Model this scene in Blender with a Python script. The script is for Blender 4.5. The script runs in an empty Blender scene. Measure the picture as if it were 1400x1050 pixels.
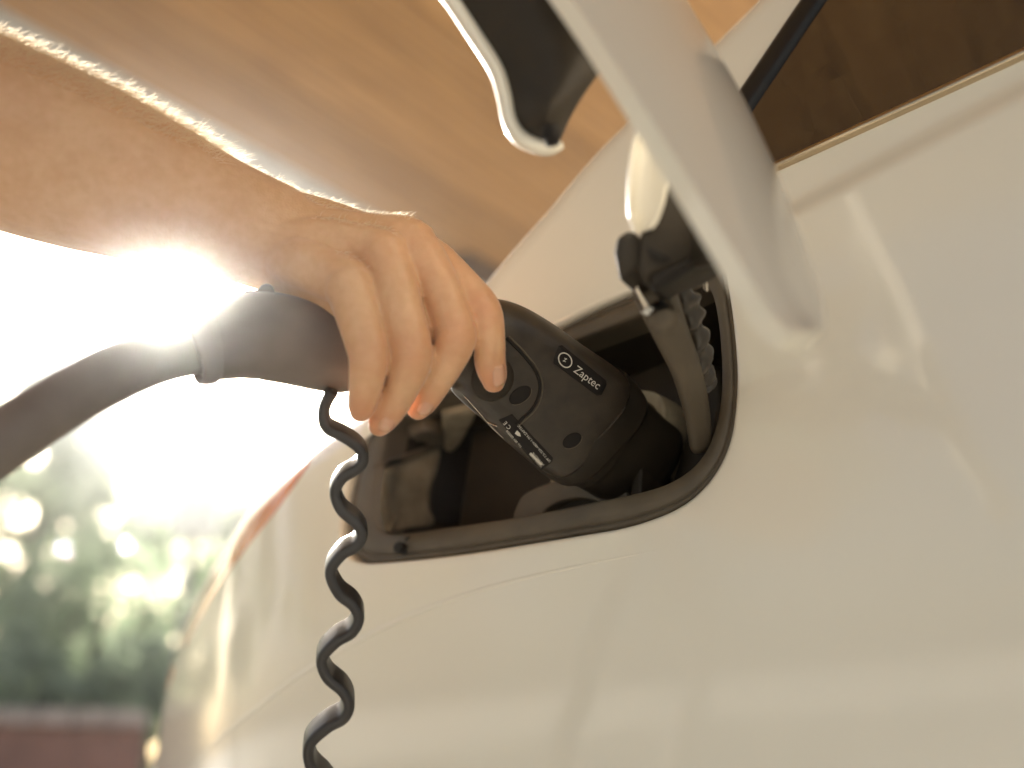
import bpy, bmesh, math, random
from math import radians, sin, cos, pi, tan, sqrt
from mathutils import Vector, Matrix, noise
from mathutils.bvhtree import BVHTree
import numpy as np

random.seed(7)
rng = np.random.default_rng(7)
sc = bpy.context.scene
COL = sc.collection

# ------------------------------------------------------------------ camera
PITCH = radians(22)
CAMZ = 0.68
LENS = 35.0
FPX = 1400 * LENS / 36.0
C = Vector((0, 0, CAMZ))
R = Vector((1, 0, 0))
F = Vector((0, cos(PITCH), sin(PITCH)))
U = Vector((0, -sin(PITCH), cos(PITCH)))
cd = bpy.data.cameras.new("camera")
cam = bpy.data.objects.new("camera", cd)
COL.objects.link(cam)
cam.location = C
cam.rotation_euler = (pi / 2 + PITCH, 0, 0)
cd.lens = LENS
cd.sensor_width = 36
cd.clip_start = 0.01
cd.clip_end = 500
cd.dof.use_dof = True
cd.dof.focus_distance = 0.458
cd.dof.aperture_fstop = 3.3
sc.camera = cam

# ------------------------------------------------------------------ sky, sun
SUN_AZ, SUN_EL = radians(-20.9), radians(25.2)      # azimuth from +Y towards +X
w = bpy.data.worlds.new("World")
sc.world = w
w.use_nodes = True
wn = w.node_tree
bg = wn.nodes["Background"]
sky = wn.nodes.new("ShaderNodeTexSky")
sky.sky_type = 'NISHITA'
sky.sun_disc = False
sky.sun_elevation = SUN_EL
sky.sun_rotation = SUN_AZ
sky.dust_density = 4.0
sky.air_density = 1.0
sky.ozone_density = 0.6
bg.inputs[1].default_value = 0.06
wn.links.new(sky.outputs[0], bg.inputs[0])
sd = bpy.data.lights.new("sun", 'SUN')
sun = bpy.data.objects.new("sun", sd)
COL.objects.link(sun)
sun.location = (-2, 6, 5)
sundir = Vector((sin(SUN_AZ) * cos(SUN_EL), cos(SUN_AZ) * cos(SUN_EL), sin(SUN_EL)))
sun.rotation_euler = (-sundir).to_track_quat('-Z', 'Y').to_euler()
sd.energy = 5.0
sd.angle = radians(0.6)
sd.color = (1.0, 0.955, 0.89)
sc.view_settings.view_transform = 'Standard'
sc.view_settings.look = 'None'
sc.view_settings.gamma = 1
sc.view_settings.use_curve_mapping = False
sc.view_settings.exposure = 2.05
sc.cycles.use_denoising = True
sc.cycles.max_bounces = 8
sc.cycles.sample_clamp_indirect = 6.0


# ------------------------------------------------------------------ helpers
def P(x, y, d):
    """photo pixel + depth along the lens axis -> world point"""
    x, y, d = float(x), float(y), float(d)
    return C + d * (F + ((x - 700) / FPX) * R + ((525 - y) / FPX) * U)


def ray(x, y):
    x, y = float(x), float(y)
    return F + ((x - 700) / FPX) * R + ((525 - y) / FPX) * U


def mesh_obj(name, verts, faces, mat=None, parent=None, smooth=True):
    me = bpy.data.meshes.new(name)
    me.from_pydata([tuple(v) for v in verts], [], faces)
    me.update()
    if smooth:
        me.polygons.foreach_set("use_smooth", [True] * len(me.polygons))
    o = bpy.data.objects.new(name, me)
    COL.objects.link(o)
    if mat:
        me.materials.append(mat)
    if parent:
        o.parent = parent
    return o


def empty(name, loc, label, cat, group=None):
    o = bpy.data.objects.new(name, None)
    COL.objects.link(o)
    o.empty_display_size = 0.05
    o.location = loc
    tag(o, label, cat, group)
    return o


def tag(o, label=None, cat=None, group=None, kind=None):
    if label: o["label"] = label
    if cat: o["category"] = cat
    if group: o["group"] = group
    if kind: o["kind"] = kind
    return o


def adopt(o, parent):
    """parent without moving (the parent carries only a translation)"""
    o.parent = parent
    o.matrix_parent_inverse = Matrix.Translation(parent.location).inverted()
    return o


def fix_normals(o):
    bm = bmesh.new(); bm.from_mesh(o.data)
    bmesh.ops.recalc_face_normals(bm, faces=bm.faces)
    bm.to_mesh(o.data); bm.free()
    return o


def catmull(pts, n):
    pts = [np.array(p, float) for p in pts]
    P0 = [2 * pts[0] - pts[1]] + pts + [2 * pts[-1] - pts[-2]]
    out = []
    for i in range(len(pts) - 1):
        a, b, c, d = P0[i:i + 4]
        for k in range(n):
            t = k / n
            out.append(0.5 * ((2 * b) + (c - a) * t + (2 * a - 5 * b + 4 * c - d) * t * t + (3 * b - a - 3 * c + d) * t ** 3))
    out.append(pts[-1])
    return out


def loft(rings, cap=True, closed=True):
    n = len(rings[0]); v = []; f = []
    for r in rings: v.extend(r)
    for i in range(len(rings) - 1):
        for j in range(n if closed else n - 1):
            k = (j + 1) % n
            f.append((i * n + j, i * n + k, (i + 1) * n + k, (i + 1) * n + j))
    if cap and closed:
        f.append(tuple(range(n - 1, -1, -1)))
        b = (len(rings) - 1) * n
        f.append(tuple(range(b, b + n)))
    return v, f


def tube_rings(path, radii, seg=16, ref=None, flat=None, power=2.0):
    """path: list of Vectors; radii: per point (a, b): a along side, b along the other axis"""
    rings = []; m = len(path)
    for i in range(m):
        t = (path[min(i + 1, m - 1)] - path[max(i - 1, 0)]).normalized()
        rf = ref if ref is not None else Vector((0, 0, 1))
        s = t.cross(rf).normalized()
        q = s.cross(t).normalized()
        ra = radii[i]
        a, b = ra if isinstance(ra, (tuple, list)) else (ra, ra)
        ring = []
        for j in range(seg):
            th = 2 * pi * j / seg
            cx, sx = cos(th), sin(th)
            x = math.copysign(abs(cx) ** (2 / power), cx); y = math.copysign(abs(sx) ** (2 / power), sx)
            ring.append(path[i] + s * (a * x) + q * (b * y))
        rings.append(ring)
    return rings


def apply_mods(o):
    dg = bpy.context.evaluated_depsgraph_get()
    me = bpy.data.meshes.new_from_object(o.evaluated_get(dg))
    old = o.data
    o.modifiers.clear()
    o.data = me
    bpy.data.meshes.remove(old)
    me.polygons.foreach_set("use_smooth", [True] * len(me.polygons))
    return o


# ------------------------------------------------------------------ materials
def mat(name, col, rough=0.5, bump=None, bscale=400, bdist=0.0003, coat=0.0, spec=0.5, metal=0.0, var=0.0, vscale=20, **kw):
    m = bpy.data.materials.new(name); m.use_nodes = True
    nt = m.node_tree; b = nt.nodes["Principled BSDF"]
    b.inputs["Base Color"].default_value = (*col, 1)
    b.inputs["Roughness"].default_value = rough
    b.inputs["Specular IOR Level"].default_value = spec
    b.inputs["Metallic"].default_value = metal
    b.inputs["Coat Weight"].default_value = coat
    b.inputs["Coat Roughness"].default_value = 0.03
    for k, v in kw.items():
        b.inputs[k.replace("_", " ")].default_value = v
    geo = nt.nodes.new("ShaderNodeNewGeometry")
    if bump:
        tx = nt.nodes.new("ShaderNodeTexNoise"); tx.inputs["Scale"].default_value = bscale
        tx.inputs["Detail"].default_value = 4
        nt.links.new(geo.outputs["Position"], tx.inputs["Vector"])
        bp = nt.nodes.new("ShaderNodeBump"); bp.inputs["Strength"].default_value = bump
        bp.inputs["Distance"].default_value = bdist
        nt.links.new(tx.outputs["Fac"], bp.inputs["Height"])
        nt.links.new(bp.outputs["Normal"], b.inputs["Normal"])
    if var:
        tx = nt.nodes.new("ShaderNodeTexNoise"); tx.inputs["Scale"].default_value = vscale
        tx.inputs["Detail"].default_value = 6
        nt.links.new(geo.outputs["Position"], tx.inputs["Vector"])
        cr = nt.nodes.new("ShaderNodeValToRGB")
        cr.color_ramp.elements[0].position = 0.3; cr.color_ramp.elements[1].position = 0.7
        cr.color_ramp.elements[0].color = (*[c * (1 - var) for c in col], 1)
        cr.color_ramp.elements[1].color = (*[min(1, c * (1 + var)) for c in col], 1)
        nt.links.new(tx.outputs["Fac"], cr.inputs["Fac"])
        nt.links.new(cr.outputs["Color"], b.inputs["Base Color"])
        mr = nt.nodes.new("ShaderNodeMapRange"); mr.inputs["To Min"].default_value = max(0, rough - 0.12)
        mr.inputs["To Max"].default_value = rough + 0.12
        nt.links.new(tx.outputs["Fac"], mr.inputs["Value"]); nt.links.new(mr.outputs["Result"], b.inputs["Roughness"])
    return m


M_paint = mat("cream_paint", (0.79, 0.73, 0.605), 0.42, coat=1.0)
M_paint.node_tree.nodes["Principled BSDF"].inputs["Coat Roughness"].default_value = 0.10
M_black = mat("black_moulded_plastic", (0.026, 0.019, 0.0115), 0.6, bump=0.25, bscale=1500, bdist=0.0002, var=0.25, vscale=60, spec=0.3)
M_bezel = mat("charcoal_grained_plastic", (0.092, 0.071, 0.045), 0.55, bump=0.3, bscale=1400, bdist=0.0002, var=0.2, vscale=50)
M_pocket = mat("grey_grained_plastic", (0.30, 0.25, 0.17), 0.75, bump=0.4, bscale=900, bdist=0.0004, var=0.25, vscale=90, spec=0.25)
M_plug = mat("plug_plastic", (0.034, 0.0245, 0.0150), 0.42, bump=0.45, bscale=1100, bdist=0.0002, var=0.3, vscale=110)
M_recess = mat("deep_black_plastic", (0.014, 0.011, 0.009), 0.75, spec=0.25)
M_rubber = mat("veil_lightened_rubber", (0.15, 0.125, 0.105), 0.5, bump=0.2, bscale=500, bdist=0.0003, var=0.25, vscale=30)  # black rubber lightened so its colour carries the pale sun veil
M_strap = mat("tether_rubber", (0.022, 0.018, 0.015), 0.4, bump=0.15, bscale=900, bdist=0.0002, var=0.2, vscale=80)
M_print = mat("white_print", (0.62, 0.58, 0.50), 0.5)
M_glass = mat("privacy_glass", (0.012, 0.009, 0.006), 0.04, spec=1.0, coat=1.0, Coat_IOR=1.9)
M_trim = mat("satin_black_trim", (0.012, 0.010, 0.008), 0.45, spec=0.35)
M_chrome = mat("satin_trim_metal", (0.62, 0.56, 0.47), 0.16, metal=1.0)
M_mould = mat("reflection_tinted_metal", (0.50, 0.40, 0.27), 0.3, metal=1.0)  # tan tint carries the reflection of the wood ceiling
M_amber = mat("amber_lens", (0.9, 0.24, 0.03), 0.15, coat=1.0, Transmission_Weight=0.25)
M_steel = mat("zinc_steel", (0.30, 0.26, 0.20), 0.28, metal=1.0, bump=0.3, bscale=300)
M_reflection_line = M_paint


# ------------------------------------------------------------------ car body surface
AZN = radians(40)
N = Vector((sin(AZN), cos(AZN), 0))               # into the car
S = Vector((sin(AZN + pi / 2), cos(AZN + pi / 2), 0))   # towards the car's front
H = Vector((0, 0, 1))
D = 0.38
# shoulder crease in (s,h): filled in below
crease = None


def smooth(t):
    t = max(0.0, min(1.0, t)); return t * t * (3 - 2 * t)


def wfun(s, h):
    """how far the body side lies inside its base plane"""
    v = 0.5 * (min(abs(s + 0.28), 0.6) ** 2) / 3.0
    if s < -0.47:
        e = -0.47 - s                               # rear corner turns away, then runs on straight
        v += e * e / 1.1 if e < 0.16 else 0.16 ** 2 / 1.1 + (e - 0.16) * 0.32 / 1.1
    if h > 0.22: v += 0.5 * (h - 0.22) ** 2 / 0.9 if h < 0.5 else 0.5 * 0.28 ** 2 / 0.9 + (h - 0.5) * 0.28 / 0.9
    if h < 0.12: v += 0.5 * (0.12 - h) ** 2 / 1.3
    if crease:
        (a, b) = crease
        d = h - (a + b * s)
        fade = smooth((s + 0.30) / 0.10)
        v += 0.0075 * smooth(d / 0.018 + 0.5) * fade
    return v


def SH(s, h, off=0.0):
    return C + N * (D + wfun(s, h) + off) + S * s + H * h


def tosh(x, y, off=0.0):
    """photo pixel -> (s, h) where its ray meets the body surface pushed in by off"""
    r = ray(x, y); rs, rh_, rn = r.dot(S), r.dot(H), r.dot(N)
    lo, hi = 0.0, 3.0
    for _ in range(50):
        t = (lo + hi) / 2
        if t * rn < D + off + wfun(t * rs, t * rh_): lo = t
        else: hi = t
    return lo * rs, lo * rh_


c1, c2 = tosh(1098, 272), tosh(1400, 112)
bb = (c2[1] - c1[1]) / (c2[0] - c1[0])
crease = (c1[1] - bb * c1[0], bb)


def normal_at(s, h):
    e = 0.002
    a = SH(s + e, h) - SH(s - e, h); b = SH(s, h + e) - SH(s, h - e)
    n = a.cross(b).normalized()
    return n if n.dot(N) < 0 else -n


car = empty("parked_car", C + N * D + S * -0.28 + Vector((0, 0, -CAMZ)),
            "cream painted car seen at its rear quarter with the charging flap open", "car")

hole_px = [(497, 592), (484, 630), (474, 670), (468, 710), (469, 742), (480, 761), (500, 769), (560, 765), (640, 755), (720, 742),
           (800, 729), (850, 720), (893, 707), (930, 690), (960, 665), (982, 634), (996, 598), (1003, 550), (1004, 500),
           (999, 440), (992, 390), (985, 352), (968, 350), (930, 366), (880, 390), (820, 416), (760, 446), (700, 473), (640, 500), (580, 527), (530, 553), (508, 572)]
hole = [tosh(*p) for p in hole_px]
hs = [tuple(p) for p in catmull(hole + [hole[0]], 8)]
cen = tosh(755, 585)
NA = 720


def polar(poly, cx, cy, n=NA):
    """distance from centre to the polygon for n even angles"""
    out = []
    pts = [(x - cx, y - cy) for x, y in poly]
    for i in range(n):
        th = 2 * pi * i / n; dx, dy = cos(th), sin(th); best = None
        for k in range(len(pts)):
            x1, y1 = pts[k]; x2, y2 = pts[(k + 1) % len(pts)]
            ex, ey = x2 - x1, y2 - y1
            den = dx * ey - dy * ex
            if abs(den) < 1e-12: continue
            t = (x1 * ey - y1 * ex) / den; u = (x1 * dy - y1 * dx) / den
            if t > 0 and -1e-9 <= u <= 1 + 1e-9:
                if best is None or t < best: best = t
        out.append(best if best else 0.1)
    return out


sil_px = [(150, 1260), (176, 1150), (204, 1050), (218, 970), (243, 870), (283, 790), (343, 708), (405, 643), (470, 598), (520, 545),
          (575, 470), (645, 375), (702, 310), (773, 240), (858, 155), (952, 70), (1032, 4), (1250, -195)]
sil = [tosh(*p) for p in sil_px]
top = sil[-1]
outer = [(sil[0][0] - 0.0, -0.40)] + sil + [(top[0] + 0.10, top[1] + 0.03), (1.15, top[1] + 0.05), (1.15, -0.40)]
rh = polar(hs, *cen)
ro = polar(outer, *cen)
# light smoothing keeps the outer edge free of kinks
for _ in range(3):
    ro = [(ro[i - 1] + 2 * ro[i] + ro[(i + 1) % NA]) / 4 for i in range(NA)]
    rh = [(rh[i - 1] + 2 * rh[i] + rh[(i + 1) % NA]) / 4 for i in range(NA)]
FIL = 0.030
rings = []
# hole edge: rolled lip going in
for (dr, dw) in ((0.0, 0.016), (0.0, 0.010), (0.0, 0.004), (0.0003, 0.0022), (0.001, 0.0009), (0.0022, 0.0002)):
    rings.append([SH(cen[0] + (rh[i] + dr) * cos(2 * pi * i / NA), cen[1] + (rh[i] + dr) * sin(2 * pi * i / NA), dw) for i in range(NA)])
NR = 110
for k in range(NR + 1):
    t = k / NR
    t = 0.75 * t + 0.25 * t * t
    ring = []
    for i in range(NA):
        r = rh[i] + 0.003 + (ro[i] - FIL * 0.9 - rh[i] - 0.003) * t
        ring.append(SH(cen[0] + r * cos(2 * pi * i / NA), cen[1] + r * sin(2 * pi * i / NA)))
    rings.append(ring)
# rounded outer edge, then the return into the car
base = [(cen[0] + (ro[i] - FIL * 0.9) * cos(2 * pi * i / NA), cen[1] + (ro[i] - FIL * 0.9) * sin(2 * pi * i / NA)) for i in range(NA)]
nrm = []
for i in range(NA):
    a, b = base[i - 3], base[(i + 3) % NA]
    v = Vector((b[1] - a[1], -(b[0] - a[0]))); v.normalize(); nrm.append(v)
for _ in range(12):
    nrm = [((nrm[i - 1] + 2 * nrm[i] + nrm[(i + 1) % NA]) / 4).normalized() for i in range(NA)]
for k in range(1, 11):
    ph = radians(9 * k)
    rings.append([SH(base[i][0] + nrm[i].x * FIL * sin(ph), base[i][1] + nrm[i].y * FIL * sin(ph), FIL * (1 - cos(ph))) for i in range(NA)])
rings.append([SH(base[i][0] + nrm[i].x * FIL, base[i][1] + nrm[i].y * FIL, FIL + 0.22) for i in range(NA)])
v, f = loft(rings, cap=False)
body = fix_normals(mesh_obj("body_panel", v, f, M_paint))
adopt(body, car)


def patch(name, px, off, mat_, parent, thick=0.004, sh=None, maxlen=0.02):
    """a plate following the body surface; off < 0 lies proud of it"""
    poly = sh if sh else [tosh(*p, off) for p in px]
    bm = bmesh.new()
    vs = [bm.verts.new((s, h, 0)) for s, h in poly]
    bm.faces.new(vs)
    bmesh.ops.triangulate(bm, faces=bm.faces[:])
    for _ in range(6):
        lo = [e for e in bm.edges if e.calc_length() > maxlen]
        if not lo: break
        bmesh.ops.subdivide_edges(bm, edges=lo, cuts=1)
        bmesh.ops.triangulate(bm, faces=bm.faces[:])
    for vv in bm.verts:
        vv.co = SH(vv.co.x, vv.co.y, off)
    me = bpy.data.meshes.new(name); bm.to_mesh(me); bm.free()
    o = bpy.data.objects.new(name, me); COL.objects.link(o); me.materials.append(mat_)
    fix_normals(o)
    # make the front face look outwards, then thicken inwards
    if sum((p.normal.dot(N) for p in me.polygons)) > 0: me.flip_normals()
    md = o.modifiers.new("s", 'SOLIDIFY'); md.thickness = thick; md.offset = -1
    apply_mods(o)
    o.data.polygons.foreach_set("use_smooth", [False] * len(o.data.polygons))
    adopt(o, parent)
    return o


def strip_on_body(name, px, width, off, mat_, parent, thick=0.003, n=10, sh=None, taper=False):
    pts = [np.array(p) for p in (sh if sh else [tosh(*q) for q in px])]
    cl = catmull(pts, n)
    verts = []; faces = []
    prof = [(-.5, 1), (-.42, 0.15), (-.25, 0), (.25, 0), (.42, 0.15), (.5, 1)]
    for i, p in enumerate(cl):
        t = cl[min(i + 1, len(cl) - 1)] - cl[max(i - 1, 0)]; t = t / np.linalg.norm(t)
        q = np.array((-t[1], t[0]))
        tp = min(1.0, (len(cl) - 1 - i) / (0.6 * len(cl)) + 0.02) if taper else 1.0
        for (a, d) in prof:
            s, h = p + q * a * width * (0.3 + 0.7 * tp)
            verts.append(SH(s, h, off * tp + d * thick))
    k = len(prof)
    for i in range(len(cl) - 1):
        for j in range(k - 1):
            faces.append((i * k + j, i * k + j + 1, (i + 1) * k + j + 1, (i + 1) * k + j))
    o = fix_normals(mesh_obj(name, verts, faces, mat_))
    return adopt(o, parent)


# side window, its black pillar trim and its bright lower moulding
patch("side_window", [(1012, 165), (1060, 228), (1150, 187), (1280, 128), (1400, 73), (1600, -18), (1800, -110), (1800, -330), (1400, -330), (1250, -160), (1115, 0)],
      -0.0016, M_glass, car, 0.0035)
strip_on_body("pillar_trim", [(996, 178), (1050, 98), (1116, 0), (1180, -90), (1290, -240)], 0.0150, -0.0042, M_trim, car, 0.005)
strip_on_body("window_moulding", [(1020, 248), (1066, 228), (1150, 190), (1280, 131), (1400, 76), (1600, -15), (1800, -105)], 0.0042, -0.0036, M_mould, car, 0.004)
# amber edge of the rear lamp, following the rounded rear corner
def corner_strip(name, px, ph0, ph1, mat_, proud=0.0015):
    idx = []
    for p in px:
        s, h = tosh(*p); idx.append(math.atan2(h - cen[1], s - cen[0]) % (2 * pi) * NA / (2 * pi))
    path = [float(a[0]) for a in catmull([(a,) for a in idx], 14)]
    verts = []; k = 9
    for n_, a in enumerate(path):
        i = int(a) % NA; j = (i + 1) % NA; fr = a - int(a)
        for q in range(k):
            e = sin(pi * q / (k - 1)) ** 0.4
            u_ = n_ / (len(path) - 1); tp_ = max(0.08, sin(pi * u_)) ** 0.5
            m0, m1 = ph0[0] + (ph0[1] - ph0[0]) * u_, ph1[0] + (ph1[1] - ph1[0]) * u_
            ph = (m0 + m1) / 2 + (m1 - m0) * tp_ * (q / (k - 1) - 0.5)
            r = FIL + proud * e - 0.0006
            pt = []
            for m in (i, j):
                al, dp = (r * sin(ph), FIL - r * cos(ph)) if ph > 0 else (FIL * ph, FIL - r)
                pt.append(SH(base[m][0] + nrm[m].x * al, base[m][1] + nrm[m].y * al, dp))
            verts.append(pt[0].lerp(pt[1], fr))
    faces = [(i * k + q, i * k + q + 1, (i + 1) * k + q + 1, (i + 1) * k + q) for i in range(len(path) - 1) for q in range(k - 1)]
    return adopt(fix_normals(mesh_obj(name, verts, faces, mat_)), car)


corner_strip("rear_lamp_edge", [(205, 905), (228, 842), (275, 762), (362, 664)], (radians(-58), radians(-10)), (radians(-14), radians(44)), M_amber)
corner_strip("side_reflector", [(213, 960), (223, 930)], (radians(-16), radians(-16)), (radians(4), radians(4)), M_amber)
# raised paint strip shaped after a soft reflection line on the panel
strip_on_body("reflection_line", [(262, 1048), (330, 985), (400, 930), (480, 882), (560, 842), (640, 812), (720, 790), (800, 772), (900, 752)], 0.0035, -0.0006, M_reflection_line, car, 0.0008, 14, taper=True)

# ------------------------------------------------------------------ charge port
inner_px = [(521, 588), (513, 635), (508, 685), (510, 712), (522, 727), (545, 727), (600, 719), (700, 704), (800, 684), (858, 672), (905, 658), (940, 636), (962, 606), (975, 566), (980, 520),
            (978, 460), (970, 408), (958, 388), (935, 396), (880, 424), (780, 462), (700, 494), (640, 518), (580, 546), (547, 562), (529, 574)]
ri = polar([tuple(p) for p in catmull([tosh(*p) for p in inner_px] + [tosh(*inner_px[0])], 8)], *cen)
for _ in range(2):
    ri = [(ri[i - 1] + 2 * ri[i] + ri[(i + 1) % NA]) / 4 for i in range(NA)]


def port_ring(t, depth, sc_=1.0):
    """ring at t between the outer (0) and inner (1) edge of the bezel; t > 1 goes on inwards in metres"""
    out = []
    for i in range(0, NA, 2):
        r = (rh[i] + (ri[i] - rh[i]) * t) if t <= 1 else ri[i] * sc_ - (t - 1)
        out.append(SH(cen[0] + r * cos(2 * pi * i / NA), cen[1] + r * sin(2 * pi * i / NA), depth))
    return out


prof = [(-0.02, 0.012), (0.04, 0.0050), (0.07, 0.0040), (0.16, 0.0034), (0.22, 0.0040), (0.25, 0.0050), (0.28, 0.0040), (0.34, 0.0030), (0.60, 0.0030), (0.88, 0.0036), (0.95, 0.0042),
        (0.98, 0.0052), (1.0, 0.008), (1.0003, 0.014), (1.0006, 0.022)]
bez = fix_normals(mesh_obj("port_bezel", *loft([port_ring(a, b) for a, b in prof], cap=False), M_bezel))
adopt(bez, car)
prof = [(1.0, 0.012), (1.0006, 0.022), (1.002, 0.045), (1.005, 0.070), (1.009, 0.078)]
rr = [port_ring(a, b) for a, b in prof] + [port_ring(1.009, 0.080, 0.7), port_ring(1.009, 0.081, 0.3)]
hv_, hf_ = loft(rr, cap=False)
hf_.append(tuple(range(len(hv_) - len(rr[0]), len(hv_))))
house = fix_normals(mesh_obj("port_housing", hv_, hf_, M_black))
adopt(house, car)
SHc = lambda x, y, off: (lambda q: SH(q[0], q[1], off))(tosh(x, y, off))


def px_prism(name, px, off0, off1, mat_, parent, bevel=0.0015, taper=0.0):
    """closed plate traced on the photograph, at depth off0 (front) to off1 (back) inside the body surface"""
    fr = [SHc(x, y, off0) for x, y in px]
    c = sum(fr, Vector()) / len(fr)
    bk = [p + N * (off1 - off0) + (p - c) * taper for p in fr]
    n = len(px)
    f = [tuple(range(n)), tuple(range(2 * n - 1, n - 1, -1))] + [(i, i + n, (i + 1) % n + n, (i + 1) % n) for i in range(n)]
    o = mesh_obj(name, fr + bk, f, mat_, smooth=False)
    fix_normals(o)
    if bevel:
        md = o.modifiers.new("b", 'BEVEL'); md.width = bevel; md.segments = 3; md.limit_method = 'ANGLE'; md.angle_limit = radians(35)
        apply_mods(o)
        bpy.context.view_layer.update()
    return adopt(o, parent)


def disc_px(cx, cy, ax, ay, ang, n=40, a0=0, a1=2 * pi):
    out = []
    for i in range(n):
        t = a0 + (a1 - a0) * i / n
        x, y = ax * cos(t), ay * sin(t)
        out.append((cx + x * cos(ang) - y * sin(ang), cy + x * sin(ang) + y * cos(ang)))
    return out


bpy.context.view_layer.update()
hbv = BVHTree.FromObject(house, bpy.context.evaluated_depsgraph_get())


def on_house(x, y, lift=0.0):
    r = ray(x, y).normalized(); h = hbv.ray_cast(C, r)
    if h[0] is None: return P(x, y, .55)
    nn = h[1] if h[1].dot(r) < 0 else -h[1]
    return h[0] + nn * lift


def wall_piece(name, px, lift, mat_, smooth_n=0):
    """moulded plate standing on the housing wall: rim, chamfer and face"""
    n = len(px)
    cx = sum(p[0] for p in px) / n; cy = sum(p[1] for p in px) / n
    sc2 = lambda k: [(cx + (x - cx) * k, cy + (y - cy) * k) for x, y in px]
    lv = [(1.0, -0.001), (1.0, lift * .7), (0.985, lift), (0.66, lift), (0.33, lift)]
    rings = [[on_house(x, y, l) for x, y in sc2(k)] for k, l in lv]
    v, f = loft(rings, cap=False)
    v = v + [on_house(cx, cy, lift)]; o_ = (len(lv) - 1) * n
    f = f + [(o_ + i, o_ + (i + 1) % n, len(v) - 1) for i in range(n)]
    return adopt(fix_normals(mesh_obj(name, v, f, mat_, smooth=True)), car)


def cm(pts, n=5):
    return [tuple(p) for p in catmull(pts + [pts[0]], n)][:-1]


wall_piece("pocket_floor", cm([(526, 642), (560, 628), (598, 612), (597, 640), (588, 665), (586, 695), (592, 716), (565, 721), (532, 726), (522, 715), (521, 680)]), 0.0012, M_pocket)
wall_piece("pocket_side", cm([(513, 640), (524, 640), (521, 680), (522, 715), (528, 726), (516, 720), (510, 700), (509, 670)]), 0.0022, M_bezel)
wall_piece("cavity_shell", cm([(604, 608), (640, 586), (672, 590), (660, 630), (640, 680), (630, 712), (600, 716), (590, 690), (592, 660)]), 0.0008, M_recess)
wall_piece("pocket_ledge", cm([(512, 634), (550, 622), (598, 604), (600, 610), (555, 628), (514, 642)], 3), 0.0045, M_bezel)
wall_piece("latch_block", cm([(556, 582), (580, 572), (602, 576), (606, 592), (590, 604), (566, 596)]), 0.008, M_bezel)
wall_piece("latch_cheek", cm([(604, 560), (650, 552), (640, 580), (620, 610), (606, 612)]), 0.0035, M_pocket)
wall_piece("inlet_cheek", cm([(672, 598), (700, 600), (735, 645), (700, 690), (640, 708), (655, 655)]), 0.0014, M_bezel)
px_prism("inlet_block", [(648, 560), (860, 470), (985, 500), (990, 640), (930, 690), (800, 740), (620, 770), (628, 690)], 0.056, 0.075, M_black, car, 0.004)
# rounded flange round the inlet
fl = [tuple(p) for p in catmull([(868, 531), (895, 536), (908, 556), (905, 590), (890, 640), (872, 690), (820, 720), (760, 720), (750, 660), (800, 560), (868, 531)], 6)][:-1]
px_prism("inlet_flange", fl, 0.034, 0.06, M_pocket, car, 0.0022)
fl2 = [(818 + (x - 818) * 0.86, 628 + (y - 628) * 0.86) for x, y in fl]
px_prism("inlet_gasket", fl2, 0.031, 0.045, M_black, car, 0.0022)
# round lower cover below the inlet with its open arch
arch = [(855, 634), (857, 700), (830, 735)] + [(790 + 52 * cos(t) * 1.0, 715 - 34 * sin(t)) for t in np.linspace(0.1, 2.9, 16)] + [(722, 735), (700, 715)] + [(p[0], p[1]) for p in catmull([(702, 700), (716, 676), (750, 660), (800, 648)], 5)]
px_prism("lower_inlet_cover", arch, 0.024, 0.045, M_bezel, car, 0.0015)
px_prism("inlet_side_rib", [(866, 634), (878, 628), (876, 690), (858, 700)], 0.022, 0.05, M_black, car, 0.0015)
px_prism("bezel_gusset", [(978, 560), (985, 560), (974, 630), (964, 640)], 0.012, 0.04, M_black, car, 0.001)
scr = px_prism("bezel_screw", disc_px(543, 748, 6, 8, 0.3, 20), -0.0016, 0.006, M_recess, car, 0.0006)
(px_prism("mould_mark", [(553, 737), (556, 734), (559, 733), (559, 735), (556, 737), (554, 740)], 0.0022, 0.006, M_recess, car, 0))

# ------------------------------------------------------------------ charging flap, hinge
def grid_obj(name, rows, mat_, thick, bevel, parent, toward=None, sub=2):
    nv, nu = len(rows), len(rows[0])
    v = [p for r in rows for p in r]
    f = [(i * nu + j, i * nu + j + 1, (i + 1) * nu + j + 1, (i + 1) * nu + j) for i in range(nv - 1) for j in range(nu - 1)]
    o = fix_normals(mesh_obj(name, v, f, mat_))
    me = o.data
    cc = sum((p.center for p in me.polygons), Vector()) / len(me.polygons)
    tw = (C - cc) if toward is None else toward
    if sum(p.normal.dot(tw) for p in me.polygons) < 0: me.flip_normals()
    md = o.modifiers.new("s", 'SOLIDIFY'); md.thickness = thick; md.offset = -1
    if bevel:
        b = o.modifiers.new("b", 'BEVEL'); b.width = bevel; b.segments = 3; b.limit_method = 'ANGLE'; b.angle_limit = radians(40)
    if sub:
        ss = o.modifiers.new("u", 'SUBSURF'); ss.levels = sub
    apply_mods(o)
    return adopt(o, parent)


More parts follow.
